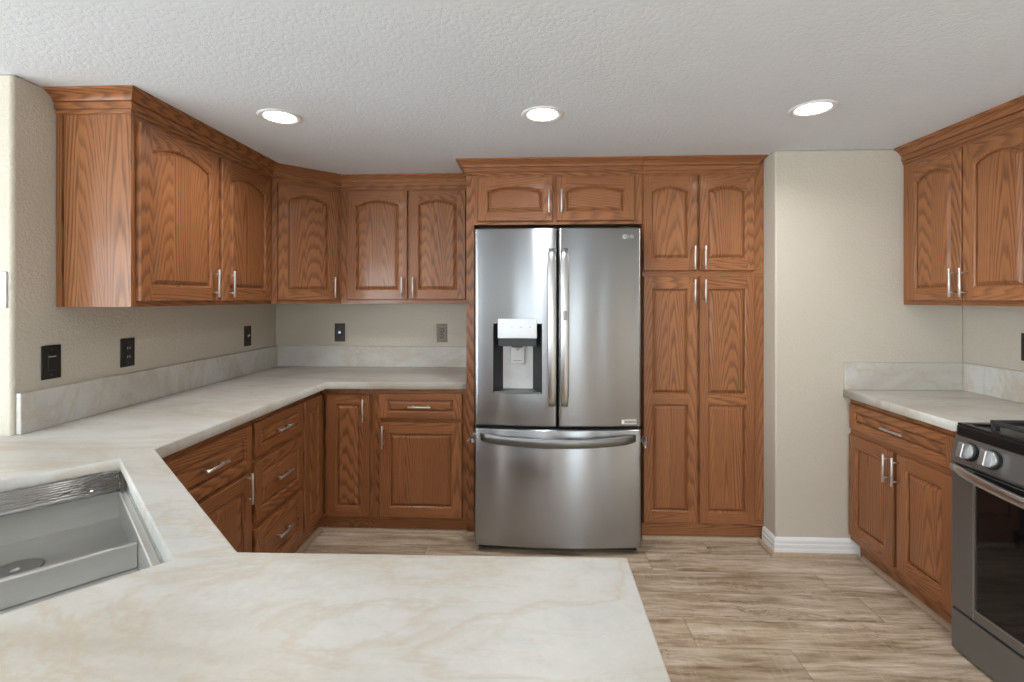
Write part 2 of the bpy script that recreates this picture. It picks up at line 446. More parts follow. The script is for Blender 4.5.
# ------------------------------------------------------------------ joinery builders
T = 0.020           # door thickness
def rect_arch(x0, x1, z0, zt, arch, N, d):
    """counter-clockwise loop of an opening inset by d; zt = peak height, arch = rise (0 = square)"""
    if arch <= 0:
        a, c, lo, hi = x0 + d, x1 - d, z0 + d, zt - d
        return [(a, lo), (c, lo)] + [(c + (a - c) * k / N, hi) for k in range(N + 1)]
    h = (x1 - x0) / 2; cx = (x0 + x1) / 2
    R = (h * h + arch * arch) / (2 * arch); cz = zt - R
    hd, Rd = h - d, R - d
    th = math.asin(min(1, hd / Rd))
    pts = [(cx - hd, z0 + d), (cx + hd, z0 + d)]
    for k in range(N + 1):
        t = th * (1 - 2 * k / N); pts.append((cx + Rd * math.sin(t), cz + Rd * math.cos(t)))
    return pts
def bridge(mb, A, B, m, smooth=False):
    n = len(A)
    for i in range(n):
        j = (i + 1) % n; mb.face((A[i], A[j], B[j], B[i]), m, smooth)

def bar_pull(parent, x, z, axis, y, length=0.135, gap=0.090, label=None):
    """satin bar pull on two posts, standing off the face at local y"""
    mb = MB(); r = 0.0058; st = 0.033
    d = Vector((1, 0, 0)) if axis == 'h' else Vector((0, 0, 1)); c = Vector((x, y - st, z))
    mb.tube([c - d * length / 2, c - d * (length / 2 - .001), c + d * (length / 2 - .001), c + d * length / 2], [r * .85, r, r, r * .85], M['nickel'], 12)
    for s in (-1, 1):
        p = c + d * gap / 2 * s; mb.tube([p, p + Vector((0, st, 0))], 0.0042, M['nickel'], 8)
    return mb.build('handle', parent)

def front(root, name, x0, x1, z0, z1, stile=0.055, rail=0.055, top=None, arch=0.0, mids=(), handle=None, grain='v', y=0.0, raise_d=0.026):
    """frame-and-raised-panel door or drawer front on the face plane y; children: raised panels and bar pull"""
    mb = MB(); ov, oh = M['oak_v'], M['oak_h']; yf = y - T
    top = rail if top is None else top
    ops = []; lo = z0 + rail
    for (ma, mz) in mids: ops.append((lo, ma, 0.0)); lo = mz
    ops.append((lo, z1 - top, arch))
    xa, xb = x0 + stile, x1 - stile; c = 0.004
    # outer edge: back, square edge, small chamfer
    def rect(i, yy): return [mb.v(x0 + i, yy, z0 + i), mb.v(x1 - i, yy, z0 + i), mb.v(x1 - i, yy, z1 - i), mb.v(x0 + i, yy, z1 - i)]
    r0, r1, r2 = rect(0, y), rect(0, yf + c + .003), rect(c, yf)
    rm = rect(.0015, yf + .003)
    bridge(mb, r0, r1, ov); bridge(mb, r1, rm, ov); bridge(mb, rm, r2, ov); mb.face(r0, ov)
    # stiles
    def quad(a, b_, zc, zd, m): mb.face((mb.v(a, yf, zc), mb.v(b_, yf, zc), mb.v(b_, yf, zd), mb.v(a, yf, zd)), m)
    quad(x0 + c, xa, z0 + c, z1 - c, ov); quad(xb, x1 - c, z0 + c, z1 - c, ov)
    quad(xa, xb, z0 + c, z0 + rail, oh)
    for (ma, mz) in mids: quad(xa, xb, ma, mz, oh)
    for k, (zl, zt, ar) in enumerate(ops):
        N = 18 if ar > 0 else 1
        L0 = rect_arch(xa, xb, zl, zt, ar, N, 0)
        if k == len(ops) - 1:
            arc = L0[2:]
            for p, q in zip(arc, arc[1:]):
                mb.face((mb.v(p[0], yf, p[1]), mb.v(q[0], yf, q[1]), mb.v(q[0], yf, z1 - c), mb.v(p[0], yf, z1 - c)), oh)
        prof = [(0, 0), (.0012, .0022), (.0045, .0034), (.0075, .0065), (.0088, .0125)]
        prev = None
        for d, dy in prof:
            ring = [mb.v(px, yf + dy, pz) for px, pz in rect_arch(xa, xb, zl, zt, ar, N, d)]
            if prev: bridge(mb, prev, ring, ov if grain == 'v' else oh)
            prev = ring
    door = mb.build(name, root)
    for (zl, zt, ar) in ops:
        N = 18 if ar > 0 else 1; pm = M['oak_v'] if grain == 'v' else M['oak_h']
        pb = MB(); prev = None
        rd = raise_d
        for d, dy in [(.0075, .0150), (.0075, .0130), (.0105, .0125), (.0120, .0110), (rd - .002, .0035), (rd, .0030), (rd + .0012, .0008)]:
            ring = [pb.v(px, yf + dy, pz) for px, pz in rect_arch(xa, xb, zl, zt, ar, N, d)]
            if prev: bridge(pb, prev, ring, pm)
            else: pb.face(ring[::-1], pm)
            prev = ring
        pb.face(prev, pm)
        pb.build('raised_panel', door)
    if handle:
        for h in (handle if isinstance(handle, list) else [handle]): bar_pull(door, h[0], h[1], h[2], yf)
    return door

TOE = 0.096
def carcass(root, x0, x1, depth, z0, z1, opens, name='body', toe=None):
    """cabinet box with a face frame: opens = list of (x0,x1,z0,z1) openings behind the doors, dark inside"""
    mb = MB(); ov, oh, sd = M['oak_v'], M['oak_h'], M['oak_s']
    t = 0.018
    if toe is not None:
        z0 = TOE; tk = MB()
        tk.box(x0, x1, toe, toe + t, 0, TOE - .0005, oh)
        tk.box(x0, x0 + t, toe + t, depth, 0, TOE - .0005, sd); tk.box(x1 - t, x1, toe + t, depth, 0, TOE - .0005, sd)
        tk.build('toe_kick', root)
    mb.box(x0, x0 + t, t, depth, z0, z1, sd); mb.box(x1 - t, x1, t, depth, z0, z1, sd)
    mb.box(x0 + t, x1 - t, t, depth, z0, z0 + t, oh); mb.box(x0 + t, x1 - t, t, depth, z1 - t, z1, oh)
    mb.box(x0 + t, x1 - t, depth - .006, depth, z0 + t, z1 - t, ov)
    # face frame: grid of cells, those inside an opening left out
    xs = sorted({x0, x1, *[o[0] for o in opens], *[o[1] for o in opens]})
    zs = sorted({z0, z1, *[o[2] for o in opens], *[o[3] for o in opens]})
    for a, b_ in zip(xs, xs[1:]):
        run = None
        for c, d in zip(zs, zs[1:]):
            mx, mz = (a + b_) / 2, (c + d) / 2
            hole = any(o[0] < mx < o[1] and o[2] < mz < o[3] for o in opens)
            if not hole:
                wide = (b_ - a) > (d - c)
                mb.box(a, b_, 0, t, c, d, oh if wide else ov)
    return mb.build(name, root)

# ------------------------------------------------------------------ crown moulding
CROWN = [(0.0, -.088), (.006, -.088), (.008, -.085), (.008, -.077), (.005, -.075), (.005, -.071), (.012, -.070), (.014, -.067), (.014, -.048), (.010, -.046), (.010, -.043), (.020, -.041), (.0215, -.036),
         (.024, -.031), (.029, -.025), (.036, -.019), (.042, -.0165), (.042, -.0135), (.047, -.013), (.052, -.0095), (.0545, -.0085), (.0545, 0.0), (0.0, 0.0)]
def crown(root, path, emit):
    """one cabinet's length of crown moulding; path in world coordinates, emit = which of its legs belong to this cabinet"""
    root.rotation_mode = 'XYZ'; c, q = math.cos(-root.rotation_euler.z), math.sin(-root.rotation_euler.z)
    loc = [((x - root.location.x) * c - (y - root.location.y) * q, (x - root.location.x) * q + (y - root.location.y) * c) for x, y in path]
    mb = MB(); sweep_prof(mb, loc, [(d, z - .0005) for d, z in CROWN], M['oak_uv'], CEIL, emit=emit)
    mb.build('crown_moulding', root)

# ================================================================== CABINETS
UB, UT = 1.377, 2.205          # upper cabinets: underside, top (behind the crown)
UD = 0.304
# --- left run, two doors, end panel to the camera
FX = XL + UD                   # face plane x
r = cab_left = thing('upper_cabinet', 'long two-door oak wall cabinet on the left wall with bare end panel', 'cabinet', (FX, 1.832, 0), R90, 'wall cabinets')
W1 = 2.848 - 1.832
carcass(r, 0, W1, UD - .002, UB, UT, [(0.035, 0.495, UB + .04, 2.10), (0.535, W1 - .045, UB + .04, 2.10)])
# applied end panel and scribe strip against the wall
e = MB(); e.box(-.006, 0, .0, UD - .030, UB, 2.14, M['oak_s'])
e.box(-.012, 0, UD - .026, UD - .004, UB, 2.14, M['oak_s']); e.build('end_panel', r)
zA, zB = UB + .022, 2.118
front(r, 'door', 0.018, 0.500, zA, zB, .060, .062, .058, .046, handle=(0.450, 1.484, 'v'))
front(r, 'door', 0.524, 0.978, zA, zB, .060, .062, .058, .046, handle=(0.572, 1.484, 'v'))
# --- diagonal corner
ang = math.radians(45); CW = (0.61 - UD) * math.sqrt(2)
r = cab_diag = thing('upper_cabinet', 'diagonal corner oak wall cabinet with one arched door', 'cabinet', (FX, YB - .61, 0), ang, 'wall cabinets')
mb = MB(); q = math.sqrt(.5)
def to_loc(x, y):
    dx, dy = x - FX, y - (YB - .61); return (dx * q + dy * q, -dx * q + dy * q)
poly = [to_loc(*p) for p in [(FX, YB - .61), (XL + .61, YB - UD), (XL + .61, YB - .002), (XL + .002, YB - .002), (XL + .002, YB - .61)]]
inner = [(0.0, .018), (CW, .018)] + poly[2:]
mb.prism([(x, y + (0.018 if i < 2 else 0)) for i, (x, y) in enumerate(poly)], UB, UT, M['oak_v'])
for a, c in ((0, .038), (CW - .034, CW)): mb.box(a, c, 0, .018, UB, UT, M['oak_v'])
mb.box(.038, CW - .034, 0, .018, UB, UB + .035, M['oak_h']); mb.box(.038, CW - .034, 0, .018, 2.09, UT, M['oak_h'])
mb.build('body', r)
front(r, 'door', 0.030, CW - .028, zA, zB, .060, .062, .058, .040, handle=(CW - .062, 1.484, 'v'))
# --- back wall, two doors
x0, x1 = XL + .611, -0.387
r = cab_back = thing('upper_cabinet', 'two-door oak wall cabinet on the back wall left of the fridge', 'cabinet', (x0, YB - UD, 0), 0, 'wall cabinets')
W2 = x1 - x0
carcass(r, 0, W2, UD - .002, UB, UT, [(.06, .43, UB + .04, 2.10), (.475, W2 - .05, UB + .04, 2.10)])
front(r, 'door', 0.044, 0.448, zA + .004, zB + .006, .056, .062, .056, .038, handle=(0.418, 1.484, 'v'))
front(r, 'door', 0.463, 0.836, zA + .004, zB + .006, .056, .062, .056, .038, handle=(0.492, 1.484, 'v'))
# --- fridge surround and pantry
FY = 2.83
r = thing('end_panel', 'tall oak panel standing between the fridge and the back counter', 'panel', (-0.3865, FY, 0))
mb = MB(); mb.box(0, .046, 0, YB - FY - .002, TOE, CEIL - .090, M['oak_s']); mb.box(0, .046, .020, YB - FY - .002, 0, TOE, M['oak_s'])
for f in mb.bm.faces:
    if abs(f.normal.y) > .5: f.material_index = mb.mi(M['oak_v'])
mb.build('board', r)
r = cab_over = thing('overhead_cabinet', 'low two-door oak cabinet above the fridge', 'cabinet', (-0.340, FY, 0))
W3 = 0.643 + .340
carcass(r, 0, W3, YB - FY - .002, 1.846, UT, [(.04, .46, 1.88, 2.11), (.50, .93, 1.88, 2.11)])
front(r, 'door', 0.022, 0.464, 1.864, 2.124, .056, .052, .052, .030, handle=(0.440, 1.975, 'v'), grain='h')
front(r, 'door', 0.485, 0.937, 1.864, 2.124, .056, .052, .052, .030, handle=(0.512, 1.975, 'v'), grain='h')
r = cab_pantry = thing('pantry_cabinet', 'tall oak pantry cabinet with four doors beside the fridge', 'cabinet', (0.645, FY, 0))
W4 = XP - .003 - 0.645
carcass(r, 0, W4, YB - FY - .002, 0, UT, [(.03, .30, .14, 1.52), (.335, .61, .14, 1.52), (.03, .30, 1.59, 2.10), (.335, .61, 1.59, 2.10)], toe=.020)
for (a, c, hx) in ((0.002, 0.310, 0.288), (0.324, 0.636, 0.347)):
    front(r, 'door', a, c, 1.570, 2.124, .047, .068, .060, .034, handle=(hx, 1.645, 'v'))
    front(r, 'door', a, c, 0.112, 1.540, .047, .064, .072, 0.0, mids=[(.800, .856)], handle=(hx, 1.452, 'v'))
# --- right wall cabinet
RUX = XR - UD - .012
r = cab_right = thing('upper_cabinet', 'two-door oak wall cabinet on the right wall above the range side counter', 'cabinet', (RUX, YP, 0), -R90, 'wall cabinets')
carcass(r, 0, .735, UD + .010, UB, UT, [(.05, .36, UB + .04, 2.10), (.40, .70, UB + .04, 2.10)])
front(r, 'door', 0.046, 0.372, zA, zB, .052, .060, .056, .040, handle=(0.348, 1.484, 'v'))
front(r, 'door', 0.380, 0.708, zA, zB, .052, .060, .056, .040, handle=(0.404, 1.484, 'v'))

K = [(XL + .002, 1.826), (FX, 1.826), (FX, YB - .61), (XL + .61, YB - UD), (-0.388, YB - UD)]
crown(cab_left, K, (0, 1)); crown(cab_diag, K, (2,)); crown(cab_back, K, (3,))
crown(cab_over, [(-0.3875, YB - UD - .062), (-0.3875, FY), (0.6435, FY)], (0, 1)); crown(cab_pantry, [(0.6445, FY), (XP - .0565, FY), (XP - .0565, FY + .05)], (0,))
crown(cab_right, [(RUX, YP - .002), (RUX, YP - .735)], (0,))

# --- base cabinets
BT, CT = 0.872, 0.914
BX = -1.272                     # face plane of the left run
r = thing('base_cabinet', 'oak base cabinet with one drawer over one door, nearest the sink', 'cabinet', (BX, 1.560, 0), R90, 'base cabinets')
carcass(r, 0, .555, .59, 0, BT, [(.03, .53, .66, .83), (.03, .53, .13, .62)], toe=.020)
front(r, 'drawer', 0.004, 0.543, .650, .842, .042, .042, handle=(0.262, .755, 'h'), grain='h')
front(r, 'door', 0.004, 0.543, .104, .632, .056, .058, handle=(0.490, .578, 'v'))
r = thing('base_cabinet', 'oak base cabinet with a stack of three drawers', 'cabinet', (BX, 2.115, 0), R90, 'base cabinets')
carcass(r, 0, .482, .59, 0, BT, [(.03, .45, .70, .83), (.03, .45, .40, .645), (.03, .45, .13, .34)], toe=.020)
front(r, 'drawer', 0.016, 0.470, .690, .842, .040, .036, handle=(0.235, .766, 'h'), grain='h', raise_d=.022)
front(r, 'drawer', 0.016, 0.470, .386, .660, .050, .050, handle=(0.235, .535, 'h'), grain='h')
front(r, 'drawer', 0.016, 0.470, .104, .356, .050, .050, handle=(0.235, .250, 'h'), grain='h')
r = thing('corner_cabinet', 'corner oak base cabinet with two doors meeting at a right angle', 'cabinet', (BX, 2.598, 0), R90, 'base cabinets')
# local x = world y - 2.598, local y = BX - world x
mb = MB()
BY = 2.850                      # face plane of the back run
lx = BY - 2.598; ly = BX - (-0.955)
mb.prism([(0.0, .018), (lx + .018, .018), (lx + .018, ly), (YB - .003 - 2.598, ly), (YB - .003 - 2.598, .59), (0, .59)], TOE, BT, M['oak_v'])
mb.box(0, .012, 0, .018, TOE, BT, M['oak_v']); mb.box(.012, lx, 0, .018, TOE, .108, M['oak_h']); mb.box(.012, lx, 0, .018, .835, BT, M['oak_h'])
mb.box(lx - .012, lx + .018, -.016, .018, TOE, BT, M['oak_v'])
mb.box(lx, lx + .018, ly, -.016, TOE, .108, M['oak_h']); mb.box(lx, lx + .018, ly, -.016, .835, BT, M['oak_h']); mb.box(lx, lx + .018, ly, ly + .035, .108, .835, M['oak_v'])
mb.build('body', r)
mb = MB(); mb.prism([(0.0, .020), (lx + .020, .020), (lx + .020, ly), (YB - .003 - 2.598, ly), (YB - .003 - 2.598, .59), (0, .59)], 0, TOE - .0005, M['oak_h']); mb.build('toe_kick', r)
front(r, 'door', 0.008, lx - .022, .104, .838, .055, .058)
d2 = front(r, 'door', 0.038, 0.304, .104, .838, .060, .058, handle=(0.272, .745, 'v'))
d2.rotation_euler = (0, 0, -R90); d2.location = (lx, 0.0, 0)       # faces the room: turned a quarter and set on the other leg
r = thing('base_cabinet', 'oak base cabinet with one drawer over one wide door, left of the fridge', 'cabinet', (-0.953, BY, 0), 0, 'base cabinets')
carcass(r, 0, .565, YB - BY - .003, 0, BT, [(.06, .52, .72, .83), (.06, .52, .13, .65)], toe=.020)
front(r, 'drawer', 0.042, 0.541, .694, .845, .050, .036, handle=(0.291, .770, 'h'), grain='h', raise_d=.022)
front(r, 'door', 0.042, 0.541, .104, .668, .060, .060, handle=(0.070, .590, 'v'))
RBX = 1.742
r = thing('base_cabinet', 'oak base cabinet with a drawer over two doors beside the range', 'cabinet', (RBX, YP - .002, 0), -R90, 'base cabinets')
carcass(r, 0, .680, XR - RBX - .002, 0, BT, [(.04, .64, .72, .83), (.04, .31, .15, .66), (.37, .65, .15, .66)], toe=.045)
front(r, 'drawer', 0.018, 0.668, .706, .845, .040, .036, handle=(0.362, .780, 'h'), grain='h', raise_d=.022)
front(r, 'door', 0.014, 0.335, .128, .676, .058, .060, handle=(0.316, .594, 'v'))
front(r, 'door', 0.354, 0.668, .128, .676, .058, .060, handle=(0.372, .594, 'v'))
# sink base under the diagonal, and peninsula base
UA = math.atan2(-0.680, 0.733)
r = thing('sink_cabinet', 'oak cabinet under the diagonal counter holding the sink', 'cabinet', (-0.605, 0.886, 0), UA + math.pi)
mb = MB(); LW = 0.925
for a in (.02, LW - .02): mb.box(a - .018, a, .018, .56, 0, BT, M['oak_s'])
mb.box(.022, LW - .040, .018, .56, .09, .108, M['oak_h']); mb.box(.002, LW - .02, 0, .018, 0, .11, M['oak_h']); mb.box(.002, LW - .02, 0, .018, .84, BT, M['oak_h'])
mb.box(.002, .04, 0, .018, .11, .84, M['oak_v']); mb.box(LW - .06, LW - .02, 0, .018, .11, .84, M['oak_v'])
mb.build('body', r)
front(r, 'door', .025, .415, .11, .838, .056, .058, handle=(.38, .74, 'v'))
front(r, 'door', .425, LW - .045, .11, .838, .056, .058, handle=(.46, .74, 'v'))
r = thing('peninsula_cabinet', 'oak cabinet under the peninsula counter', 'cabinet', (0.150, 0.898, 0), math.pi)
carcass(r, 0, .70, .56, 0, BT, [(.04, .33, .13, .83), (.37, .66, .13, .83)], toe=.020)
front(r, 'door', .02, .342, .104, .838, .056, .058, handle=(.31, .74, 'v'))
front(r, 'door', .358, .68, .104, .838, .056, .058, handle=(.39, .74, 'v'))

# floor-coloured shoe moulding along the cabinet bases
SH = [(0, 0), (.020, 0), (.020, .008), (.016, .016), (.009, .021), (0, .022)]
def shoe(n, path):
    mb = MB(); sweep_prof(mb, path, SH, M['shoe']); struct(mb.build('trim_%d' % n))
shoe(1, [(BX - .020, 1.60), (BX - .020, BY + .020), (-0.387, BY + .020), (-0.387, FY + .020), (-.341, FY + .020)])
shoe(2, [(0.646, FY + .020), (XP - .017, FY + .020)])
shoe(3, [(XP - .016, FY + .002), (XP - .016, YP - .016), (RBX + .024, YP - .016)])
shoe(4, [(RBX + .045, YP - .038), (RBX + .045, 2.02)])

# ================================================================== COUNTERS
def slab(name, outer, holes, z0, z1, bev=0.003):
    """flat stone slab with holes: filled 2-D curve, extruded and eased, turned into a mesh"""
    cu = bpy.data.curves.new(name, 'CURVE'); cu.dimensions = '2D'; cu.fill_mode = 'BOTH'
    for loop in [outer] + holes:
        sp = cu.splines.new('POLY'); sp.points.add(len(loop) - 1)
        for p, (x, y) in zip(sp.points, loop): p.co = (x, y, 0, 1)
        sp.use_cyclic_u = True
    cu.extrude = (z1 - z0) / 2 - bev; cu.bevel_depth = bev; cu.bevel_resolution = 1; cu.offset = -bev
    t = bpy.data.objects.new('tmp', cu); COL.objects.link(t)
    dg = bpy.context.evaluated_depsgraph_get(); dg.update()
    me = bpy.data.meshes.new_from_object(t.evaluated_get(dg)); me.name = name
    bpy.data.objects.remove(t); bpy.data.curves.remove(cu)
    me.transform(Matrix.Translation((0, 0, (z0 + z1) / 2))); me.materials.clear(); me.materials.append(M['stone'])
    o = bpy.data.objects.new(name, me); COL.objects.link(o); return o
U = Vector((0.733, -0.680)); V = Vector((-0.680, -0.733)); FR = Vector((-1.278, 1.438))
SL, SD = 0.813, 0.445
hole = [FR, FR + U * SL, FR + U * SL + V * SD, FR + V * SD]
outer = [(-0.388, YB - .001), (-0.388, 2.82), (-1.222, 2.80), (-1.242, 1.533), (-0.576, 0.918), (0.183, 0.928), (0.178, 0.22), (-1.02, 0.22), (-2.10, 1.22), (-2.10, YF - .002), (XL + .001, YF - .002), (XL + .001, YB - .001)]
c1 = slab('countertop', outer, [[tuple(p) for p in hole]], BT + .0005, CT)
tag(c1, 'long cream stone countertop running from the back wall round to the peninsula', 'countertop')
c2 = slab('countertop', [(1.703, YP - .001), (1.703, 2.012), (XR - .001, 2.012), (XR - .001, YP - .001)], [], BT + .0005, CT)
tag(c2, 'short cream stone countertop between the pier and the range', 'countertop')
SZ = 1.064
def splash(x0, x1, y0, y1, label):
    mb = MB(); mb.box(x0, x1, y0, y1, CT + .0003, SZ, M['stone'], bev=.002); tag(mb.build('backsplash'), label, 'backsplash', 'stone backsplashes')
splash(XL + .021, -0.388, YB - .020, YB - .001, 'stone backsplash strip on the back wall left of the fridge')
splash(XL + .001, XL + .020, YF + .012, YB - .001, 'long stone backsplash strip on the left wall')
splash(1.705, XR - .021, YP - .020, YP - .001, 'stone backsplash strip on the pier wall at the right')
splash(XR - .020, XR - .001, 2.015, YP - .001, 'stone backsplash strip on the right wall beside the range')

# ================================================================== SINK
r = thing('sink', 'stainless steel two-bowl sink set under the diagonal counter', 'sink', (FR.x, FR.y, 0), UA)
mb = MB(); st = M['steel_sink']; zt, zf = BT, 0.735; tw = .010
mb.box(0, SL, -SD, 0, zf - .012, zf, st)
mb.box(-.012, .006, -SD - .012, .012, zf - .012, zt, st); mb.box(SL - .006, SL + .012, -SD - .012, .012, zf - .012, zt, st)
mb.box(.006, SL - .006, -.002, .012, zf - .012, zt, st); mb.box(.006, SL - .006, -SD - .012, -SD + .002, zf - .012, zt, st)
mb.build('basin', r)
for ya, yb in ((-.019, -.002), (-SD + .002, -SD + .019)):
    mb = MB(); mb.box(.006, SL - .006, ya, yb, .858, .870, st, bev=.002); mb.build('ledge', r)
mb = MB(); mb.box(.382, .400, -SD + .002, -.002, zf, .800, st, bev=.004, seg=2); mb.build('divider', r)
for dx in (.20, .60):
    mb = MB(); mb.lathe([(.056, .002), (.050, .004), (.042, .001), (.012, .001), (.010, .006), (.001, .007)], M['steel_hi'], 28, (dx, -SD / 2, zf)); mb.build('drain', r)
# roll-up rack across the far end of the sink, still in its plastic
r = thing('drying_rack', 'roll-up drying rack of steel bars in clear plastic across the sink', 'rack', (FR.x, FR.y, .8715), UA)
for k in range(8):
    mb = MB(); x = .030 + k * .0225
    mb.tube([(x, -SD + .008, .0065), (x, -.008, .0065)], .0062, M['steel_hi'], 10); mb.build('bar', r)
for ya, yb in ((-.017, -.006), (-SD + .006, -SD + .017)):
    mb = MB(); mb.box(.020, .200, ya, yb, .0, .0105, M['rubber'], bev=.002); mb.build('edge_strip', r)
mb = MB(); nx, ny = 26, 44; rng = random.Random(3)
grid = [[mb.v(.014 + .190 * i / nx, -.004 - (SD - .008) * j / ny, .0138 + .004 * rng.random() ** 2 - (.004 if i in (0, nx) else 0)) for j in range(ny + 1)] for i in range(nx + 1)]
for i in range(nx):
    for j in range(ny): mb.face((grid[i][j], grid[i + 1][j], grid[i + 1][j + 1], grid[i][j + 1]), M['film'])
mb.build('plastic_wrap', r)

# ================================================================== FRIDGE
HW = 0.461
r = thing('refrigerator', 'stainless steel french-door fridge with water dispenser and bottom freezer drawer', 'refrigerator', (0.142, 2.662, 0))
SAG = 0.030
def fy(x): return -SAG * (1 - (x / HW) ** 2)
def edge_round(e, rad): return rad - math.sqrt(max(0, rad * rad - (rad - e) ** 2)) if e < rad else 0.0
def shell(x0, x1, z0, z1, hole=None, back=.075, nx=22, rx=.012, rz=.008):
    mb = MB(); m = M['steel']
    xs = sorted({*[x0 + (x1 - x0) * i / nx for i in range(nx + 1)], *[x0 + e for e in (.0012, .004, .008, .012)], *[x1 - e for e in (.0012, .004, .008, .012)], *(hole[:2] if hole else [])})
    zs = sorted({z0, z0 + .001, z0 + .003, z0 + .008, z1 - .008, z1 - .003, z1 - .001, z1, *(hole[2:] if hole else [])})
    def pt(x, z): return (x, fy(x) + edge_round(min(x - x0, x1 - x), rx) + edge_round(min(z - z0, z1 - z), rz), z)
    vv = {(i, j): mb.v(*pt(x, z)) for i, x in enumerate(xs) for j, z in enumerate(zs)}
    for i in range(len(xs) - 1):
        for j in range(len(zs) - 1):
            mx, mz = (xs[i] + xs[i + 1]) / 2, (zs[j] + zs[j + 1]) / 2
            if hole and hole[0] < mx < hole[1] and hole[2] < mz < hole[3]: continue
            mb.face((vv[i, j], vv[i + 1, j], vv[i + 1, j + 1], vv[i, j + 1]), m, True)
    I, J = len(xs) - 1, len(zs) - 1
    rim = [vv[i, 0] for i in range(I + 1)] + [vv[I, j] for j in range(1, J + 1)] + [vv[i, J] for i in range(I - 1, -1, -1)] + [vv[0, j] for j in range(J - 1, 0, -1)]
    bk = [mb.v(v.co.x, back, v.co.z) for v in rim]
    for k in range(len(rim)):
        q = (k + 1) % len(rim); mb.face((rim[k], rim[q], bk[q], bk[k]), M['grey_body'])
    mb.face((mb.v(x0, back, z0), mb.v(x1, back, z0), mb.v(x1, back, z1), mb.v(x0, back, z1)), M['grey_body'])
    return mb
mb = MB(); mb.box(-.448, .448, .082, .735, .035, 1.765, M['grey_body'], bev=.004)
mb.box(-.44, .44, .030, .10, .012, .036, M['black']); mb.box(-.445, .445, .076, .083, .04, 1.78, M['black'])
for sx in (-.38, .38): mb.lathe([(.022, 0), (.022, .036)], M['black'], 16, (sx, .12, 0)); mb.lathe([(.022, 0), (.022, .036)], M['black'], 16, (sx, .66, 0))
mb.build('cabinet', r)
for sx in (-.39, .39):
    mb = MB(); mb.box(sx - .05, sx + .05, .0, .14, 1.778, 1.806, M['black'], bev=.004); mb.build('hinge_cover', r)
DZ0, DZ1 = .708, 1.798
DX0, DX1, DH0, DH1 = -.355, -.085, .886, 1.272
dl = shell(-HW, -.004, DZ0, DZ1, (DX0, DX1, DH0, DH1)).build('door', r)
dr = shell(.004, HW, DZ0, DZ1).build('door', r)
fd = shell(-HW, HW, .040, .690, nx=40).build('freezer_drawer', r)
# dispenser in the left door
mb = MB(); yb_ = .070; k = M['recess']
f0, f1 = fy(DX0) + .001, fy(DX1) + .001
a = [mb.v(DX0, f0, DH0), mb.v(DX1, f1, DH0), mb.v(DX1, f1, DH1), mb.v(DX0, f0, DH1)]
ix0, ix1 = DX0 + .050, DX1 - .050
c = [mb.v(ix0, yb_, DH0 + .012), mb.v(ix1, yb_, DH0 + .012), mb.v(ix1, yb_, DH1), mb.v(ix0, yb_, DH1)]
bridge(mb, a, c, k); mb.face(c, M['lit_grey'])
mb.build('dispenser_recess', dl, fix=False)
cx = (DX0 + DX1) / 2 - .001; hw = .108; zp0, zp1 = 1.192, 1.300
mb = MB(); yf = fy(cx) - .010
mb.box(cx - hw, cx + hw, yf, yf + .095, zp0, zp1, M['panel_grey'], bev=.002)
mb.box(cx - hw + .004, cx + hw - .004, yf + .008, .066, zp0 - .044, zp0, M['recess'])
for dx in (-.078, -.03, .02, .07): mb.lathe([(.0045, 0), (.0001, .0003)], M['lit_grey'], 10, (0, 0, 0)) if False else mb.box(cx + dx - .004, cx + dx + .004, yf - .0006, yf + .001, 1.252, 1.256, M['lit_grey'] if dx < -.05 else M['steel_dk'])
mb.build('control_panel', dl)
mb = MB()
mb.loft([[(cx - w, yf + .012, z), (cx + w, yf + .012, z), (cx + w, yf + .060, z), (cx - w, yf + .060, z)] for w, z in ((.050, zp0), (.048, zp0 - .018), (.036, zp0 - .026))], M['lit_grey'], smooth=False)
mb.loft([[(cx - w, yf + .018, z), (cx + w, yf + .018, z), (cx + w, yf + .056, z), (cx - w, yf + .056, z)] for w, z in ((.036, zp0 - .026), (.030, zp0 - .052))], M['recess'], smooth=False)
mb.lathe([(.010, 0), (.010, -.014), (.006, -.018)], M['steel_hi'], 14, (cx, yf + .036, zp0 - .050)); mb.build('nozzle', dl)
mb = MB(); mb.box(cx - .040, cx + .040, yb_ - .018, yb_ - .008, 1.040, 1.142, M['lit_grey'], bev=.006, seg=2)
mb.box(cx - .024, cx + .024, yb_ - .0195, yb_ - .017, 1.058, 1.062, M['steel_dk']); mb.build('paddle', dl)
mb = MB(); mb.prism([(DX0 + .004, f0 + .002), (DX1 - .004, f1 + .002), (ix1 + .002, yb_ - .002), (ix0 - .002, yb_ - .002)], DH0 - .004, DH0 + .010, M['steel_dk']); mb.build('drip_tray', dl)
